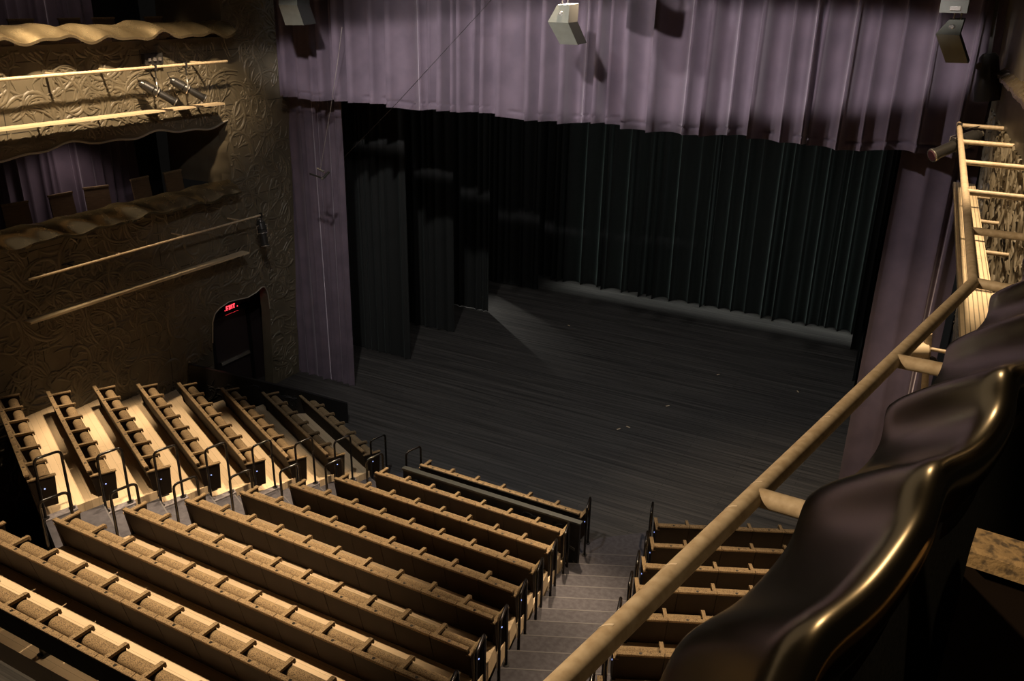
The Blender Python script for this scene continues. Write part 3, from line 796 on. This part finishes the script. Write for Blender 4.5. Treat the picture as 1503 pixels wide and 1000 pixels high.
t = thing('wavy_parapet', 'glossy dark rippled parapet of the near right balcony, inside the pipe rail', 'parapet', (6.9,2.4,7.8))
nearp().build('rippled_cap', m_near, t, 1.2)
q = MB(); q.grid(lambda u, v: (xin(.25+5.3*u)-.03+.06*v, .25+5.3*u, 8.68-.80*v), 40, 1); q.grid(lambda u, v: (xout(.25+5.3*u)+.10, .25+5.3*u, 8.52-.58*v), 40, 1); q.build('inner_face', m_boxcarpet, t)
q = MB(); q.grid(lambda u, v: (xout(.25+5.3*u)+.10, .25+5.3*u, 7.94*(1-v)), 40, 1); struct(q.build('wall_balcony_front', m_wall))
tag(parapet(5.7, 13.7, -.3, 8.70, .09, 8.50, .014, .4, .9).build('wavy_parapet', m_sheet, smooth=.9), 'far end of the rippled bronze parapet high on the right wall', 'parapet')
fp = bpy.data.objects['wavy_parapet.003'] if 'wavy_parapet.003' in bpy.data.objects else None
for v in fp.data.vertices:
    wy = v.co.y+fp.location.y; v.co.x = -(v.co.x+fp.location.x)+xr_(wy, 8.6)-fp.location.x
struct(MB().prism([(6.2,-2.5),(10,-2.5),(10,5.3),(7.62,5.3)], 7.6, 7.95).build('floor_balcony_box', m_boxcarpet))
seat_row((6.915, 1.165, 7.95), math.radians(-6), .55, 'single balcony seat at the bottom right corner, patterned gold top edge and black back', None, ends=None, lights=False)
for o in bpy.data.objects['theatre_seat_row.027'].children:
    if m_fabric.name in o.data.materials:
        o.data = o.data.copy(); o.data.materials[o.data.materials.find(m_fabric.name)] = m_floral

# ------------------------------------------------------------------ loudspeakers above the opening
def speaker(label, top4, bot2, dep, label_part=None, Y=13.0):
    """trapezoid cabinet: upper plate corners (tl, tr, br, bl) and lower corners (br, bl) where they hang at depth Y"""
    A, B, Cc, D = [hy(*p, Y+o) for p, o in zip(top4, (.12,.12,-.12,-.12))]
    E, F_ = [hy(*p, Y+.05) for p in bot2]
    back = Vector((0, dep, .02)); base = Vector((D.x, Y, min(E.z, F_.z)))
    t = thing('loudspeaker', label, 'loudspeaker', base)
    V = [A,B,Cc,D,E,F_]; V2 = [v+back for v in V]
    q = MB(); q.add(V+V2, [(0,1,2,3),(0,6,7,1),(0,3,9,6),(1,7,8,2),(4,10,11,5),(3,5,11,9),(2,8,10,4),(6,9,8,7),(9,11,10,8),(3,2,4,5)]); q.build('cabinet', m_spk, t)
    g = Vector((.004,-.002,0)); q = MB(); q.add([v+g for v in (B, Cc, E, E+back, Cc+back, B+back)], [(0,1,4,5),(1,2,3,4)]); q.build('side_shade', m_spkshade, t)  # dark sheet over the right side, its shade put into the colour
    m_ = (A+B)/2; n = Vector((0,-1,.45)).normalized()
    q = MB(); q.tube([lerp(A,B,.3)+Vector((0,.05,-.02)), lerp(A,B,.3)+Vector((0,.05,1.6))], .012, 8); q.tube([lerp(A,B,.75)+Vector((0,.05,-.02)), lerp(A,B,.75)+Vector((0,.05,1.6))], .012, 8); q.build('hanging_rod', m_chrome, t, .9)
    cc = (A+B+Cc+D)/4; q = MB(); q.lathe(cc-n*.01, n, [(0,.04),(.015,.04),(.03,.02)], 12); q.build('fixing_knob', m_chrome, t, .6)
    return t
speaker('grey wedge-shaped loudspeaker hanging centrally before the plum valance', ((818,7),(836,7),(834,34),(804,32)), ((848,66),(822,65)), .34)
speaker('olive loudspeaker hanging at the valance\'s far right, under a bracket block', ((1393,29),(1415,29),(1408,52),(1373,50)), ((1421,93),(1388,92)), .34)
speaker('dark loudspeaker in the upper left corner of the stage opening', ((409,-14),(436,-14),(436,8),(409,7)), ((446,37),(419,37)), .34)
# bottom of a further cabinet at the top edge and bracket block over the right one
p = hy(915,-6,13.0)
t = thing('loudspeaker', 'underside of a grey loudspeaker cut off by the top edge, right of centre', 'loudspeaker', p)
q = MB(); q.box(p.x-.36,p.x+.42,12.8,13.3,p.z+.075,p.z+.6); q.build('cabinet', m_spk, t)
q = MB(); q.box(p.x-.25,p.x-.22,13.0,13.03,p.z+.6,p.z+1.6); q.box(p.x+.28,p.x+.31,13.0,13.03,p.z+.6,p.z+1.6); q.build('hanging_rod', m_chrome, t)
a0, a1 = hy(1378,22,13.0), hy(1419,22,13.0)
t = thing('bracket_block', 'olive mounting block above the far right loudspeaker', 'bracket', ((a0.x+a1.x)/2, 13.0, a0.z))
q = MB(); q.box(a0.x,a1.x,12.9,13.25,a0.z+.03,a0.z+.6); q.build('block', m_spk, t)
q = MB(); q.box(a0.x+.12,a0.x+.24,12.88,12.90,a0.z+.06,a0.z+.11); q.build('bright_plate', m_chrome, t)
# dark stage light on a drop arm at the far right
top = hy(1462,-10,13.8); bt = hy(1450,120,13.8)
t = thing('stage_light', 'black silhouetted stage light on a drop arm beside the far right wall', 'stage light', bt)
MB().beam(hy(1466,-12,13.8), hy(1452,82,13.8), .05, .05, (0,1,0)).build('drop_arm', m_can, t)
q = MB(); q.lathe(hy(1452,78,13.8), hy(1449,134,13.8)-hy(1452,78,13.8), [(0,.08),(.05,.12),(.35,.15),(.45,.17),(.62,.17)], 16); q.build('lamp_housing', m_can, t, .6)
q = MB(); q.beam(hy(1440,92,13.75), hy(1463,88,13.75), .03, .05); q.lathe(hy(1438,97,13.75), (0,-1,0), [(0,.05),(.05,.05)], 10); q.build('yoke', m_can, t)
for px, py in ((1054,550), (835,478), (1171,575), (980,596), (908,630), (922,627)):   # scraps of tape left on the stage
    p = hz(px, py, 0); a = px*1.7; b = MB(); b.beam(Vector((p.x-.05*math.cos(a), p.y-.05*math.sin(a), .003)), Vector((p.x+.05*math.cos(a), p.y+.05*math.sin(a), .003)), .03, .004)
    tag(b.build('tape_scrap', m_cream), 'tiny pale scrap of tape stuck on the black stage floor', 'tape', 'tape scraps on the stage')
# hanging device on wire and two stay wires
hk = hy(472,256,14.2)
t = thing('hanging_microphone', 'small dark bracket hanging on a pale wire before the left plum curtain', 'microphone', hk)
q = MB(); q.tube([hy(455,255,14.2), hy(474,262,14.2)], .02, 8); q.tube([hy(474,262,14.2), hy(483,252,14.3)], .03, 8); q.build('bar', m_can, t, .9)
q = MB(); q.tube([hy(466,247,14.2), hy(475,252,14.2)], .025, 8); q.lathe(hy(474,262,14.2), (0,-1,0), [(0,.03),(.03,.03)], 8); q.build('clip', m_chrome, t, .9)
MB().tube([hy(470,250,14.2), hy(486,155,14.2), hy(497,80,14.2), hy(502,40,14.2)], .006, 6).build('wire', m_wire, t, .9)
w = MB(); w.tube([hy(505,231,14.25), hy(582,152,14.25), hy(712,10,14.25), hy(730,-10,14.25)], .005, 6)
tag(w.build('stay_wire', m_steel, smooth=.9), 'thin dark stay wire slanting across the valance on the left', 'wire')

# ------------------------------------------------------------------ lights
def spot(loc, tgt, power, color, angle, blend=.5, size=.15):
    l = bpy.data.lights.new('theatre_or_fill_spot', 'SPOT'); l.energy = power; l.color = color; l.spot_size = math.radians(angle); l.spot_blend = blend; l.shadow_soft_size = size
    o = bpy.data.objects.new('theatre_or_fill_spot', l); COL.objects.link(o); o.location = loc
    o.rotation_euler = (Vector(tgt)-Vector(loc)).to_track_quat('-Z', 'Y').to_euler(); return o
def area(loc, tgt, power, color, sx, sy):
    l = bpy.data.lights.new('soft_light', 'AREA'); l.energy = power; l.color = color; l.shape = 'RECTANGLE'; l.size = sx; l.size_y = sy
    o = bpy.data.objects.new('soft_light', l); COL.objects.link(o); o.location = loc
    o.rotation_euler = (Vector(tgt)-Vector(loc)).to_track_quat('-Z', 'Y').to_euler(); return o
WARM = (1,.75,.48); NEU = (1,.92,.92)
spot((.4,14.2,10.3), (-.3,8.9,1.2), 8200, WARM, 49, .5)            # centre block, front rows
spot((-1.9,5.5,13.0), (-1.7,4.8,2.2), 7800, WARM, 47, .6)         # centre block, rear rows
spot((-4.7,10.2,13.0), (-5.1,8.95,1.0), 8200, WARM, 29, .55)        # left block
spot((5.0,14.2,10.3), (4.8,8.8,1.2), 4000, WARM, 44, .6)           # right block
o = spot((-2.6,9.0,13.4), (-7.4,9.3,7.7), 9200, WARM, 74, .7)      # ornate wall, upper part
o.scale = (1, .22, 1)
o = spot((-6.5,8.2,13.2), (-7.15,10.0,8.6), 4500, WARM, 62, .6)       # added down light, unseen, for highlights along the upper parapet
o.scale = (.14, 1, 1)
spot((-8.7,11.2,6.55), (-9.3,11.0,4.8), 34, (1,.8,.75), 120, .8)     # lamp inside the lower box
spot((-8.7,11.0,10.7), (-9.6,11.0,9.0), 24, (1,.8,.75), 120, .8)     # lamp inside the upper box
spot((8.2,-.6,11.6), (7.05,1.2,8.7), 55, WARM, 14, .5)            # added unseen spot to brighten the balcony seats
o = spot((2.6,3.2,12.6), (.5,15.0,8.2), 6600, NEU, 64, .25)        # valance
o.scale = (1, .126, 1)
spot((2,6,12.8), (-7.2,14.6,5.0), 950, NEU, 30, 1.)                # added fill on the left wall end and side curtain
spot((-2,6,12.8), (6.6,15.6,5.5), 2600, NEU, 24, 1.)                # added fill to brighten the right side curtain
spot((0,6.9,13.0), (-1.0,19.5,1.5), 2700, (1,.97,.93), 66, .6)      # front light into the stage opening
spot((1.2,-1.5,13.0), (6.5,3.2,7.8), 3000, WARM, 40, .6)           # right pipe rail
spot((5.2,9.5,13.0), (6.85,1.6,8.7), 120, WARM, 16, .6)            # spot added only for a glint on the near parapet's ridge
spot((6.0,8.6,13.0), (6.7,10.0,7.2), 3600, WARM, 62, .6)
spot((-10.8,26.2,4.2), (-4.9,21.9,0), 560, (1,.96,.86), 26, 1., .06) # work light off stage left
o = area((.5,25.92,9.45), (.5,25.93,0), 24, (.97,1,.94), 11, .2); o.data.spread = math.radians(12)   # upstage work strip
area((0,20,10.6), (0,20,0), 130, (1,.97,.94), 9, 6)                # dim stage wash, unseen fill added overhead
area((0,12.8,13.6), (0,11,0), 35, (1,.85,.7), 10, 8)               # dim house wash, unseen area added as ambient fill

w = bpy.data.worlds.new('dark_house'); scene.world = w; w.use_nodes = True
w.node_tree.nodes['Background'].inputs['Color'].default_value = (.02,.018,.016,1); w.node_tree.nodes['Background'].inputs['Strength'].default_value = .15

for o in bpy.data.objects:
    if '_b' in o: del o['_b']
vs_ = scene.view_settings
vs_.view_transform = 'Standard'; vs_.look = 'None'; vs_.exposure = 0.; vs_.gamma = 1.; vs_.use_curve_mapping = False
scene.cycles.use_denoising = True
scene.cycles.max_bounces = 6
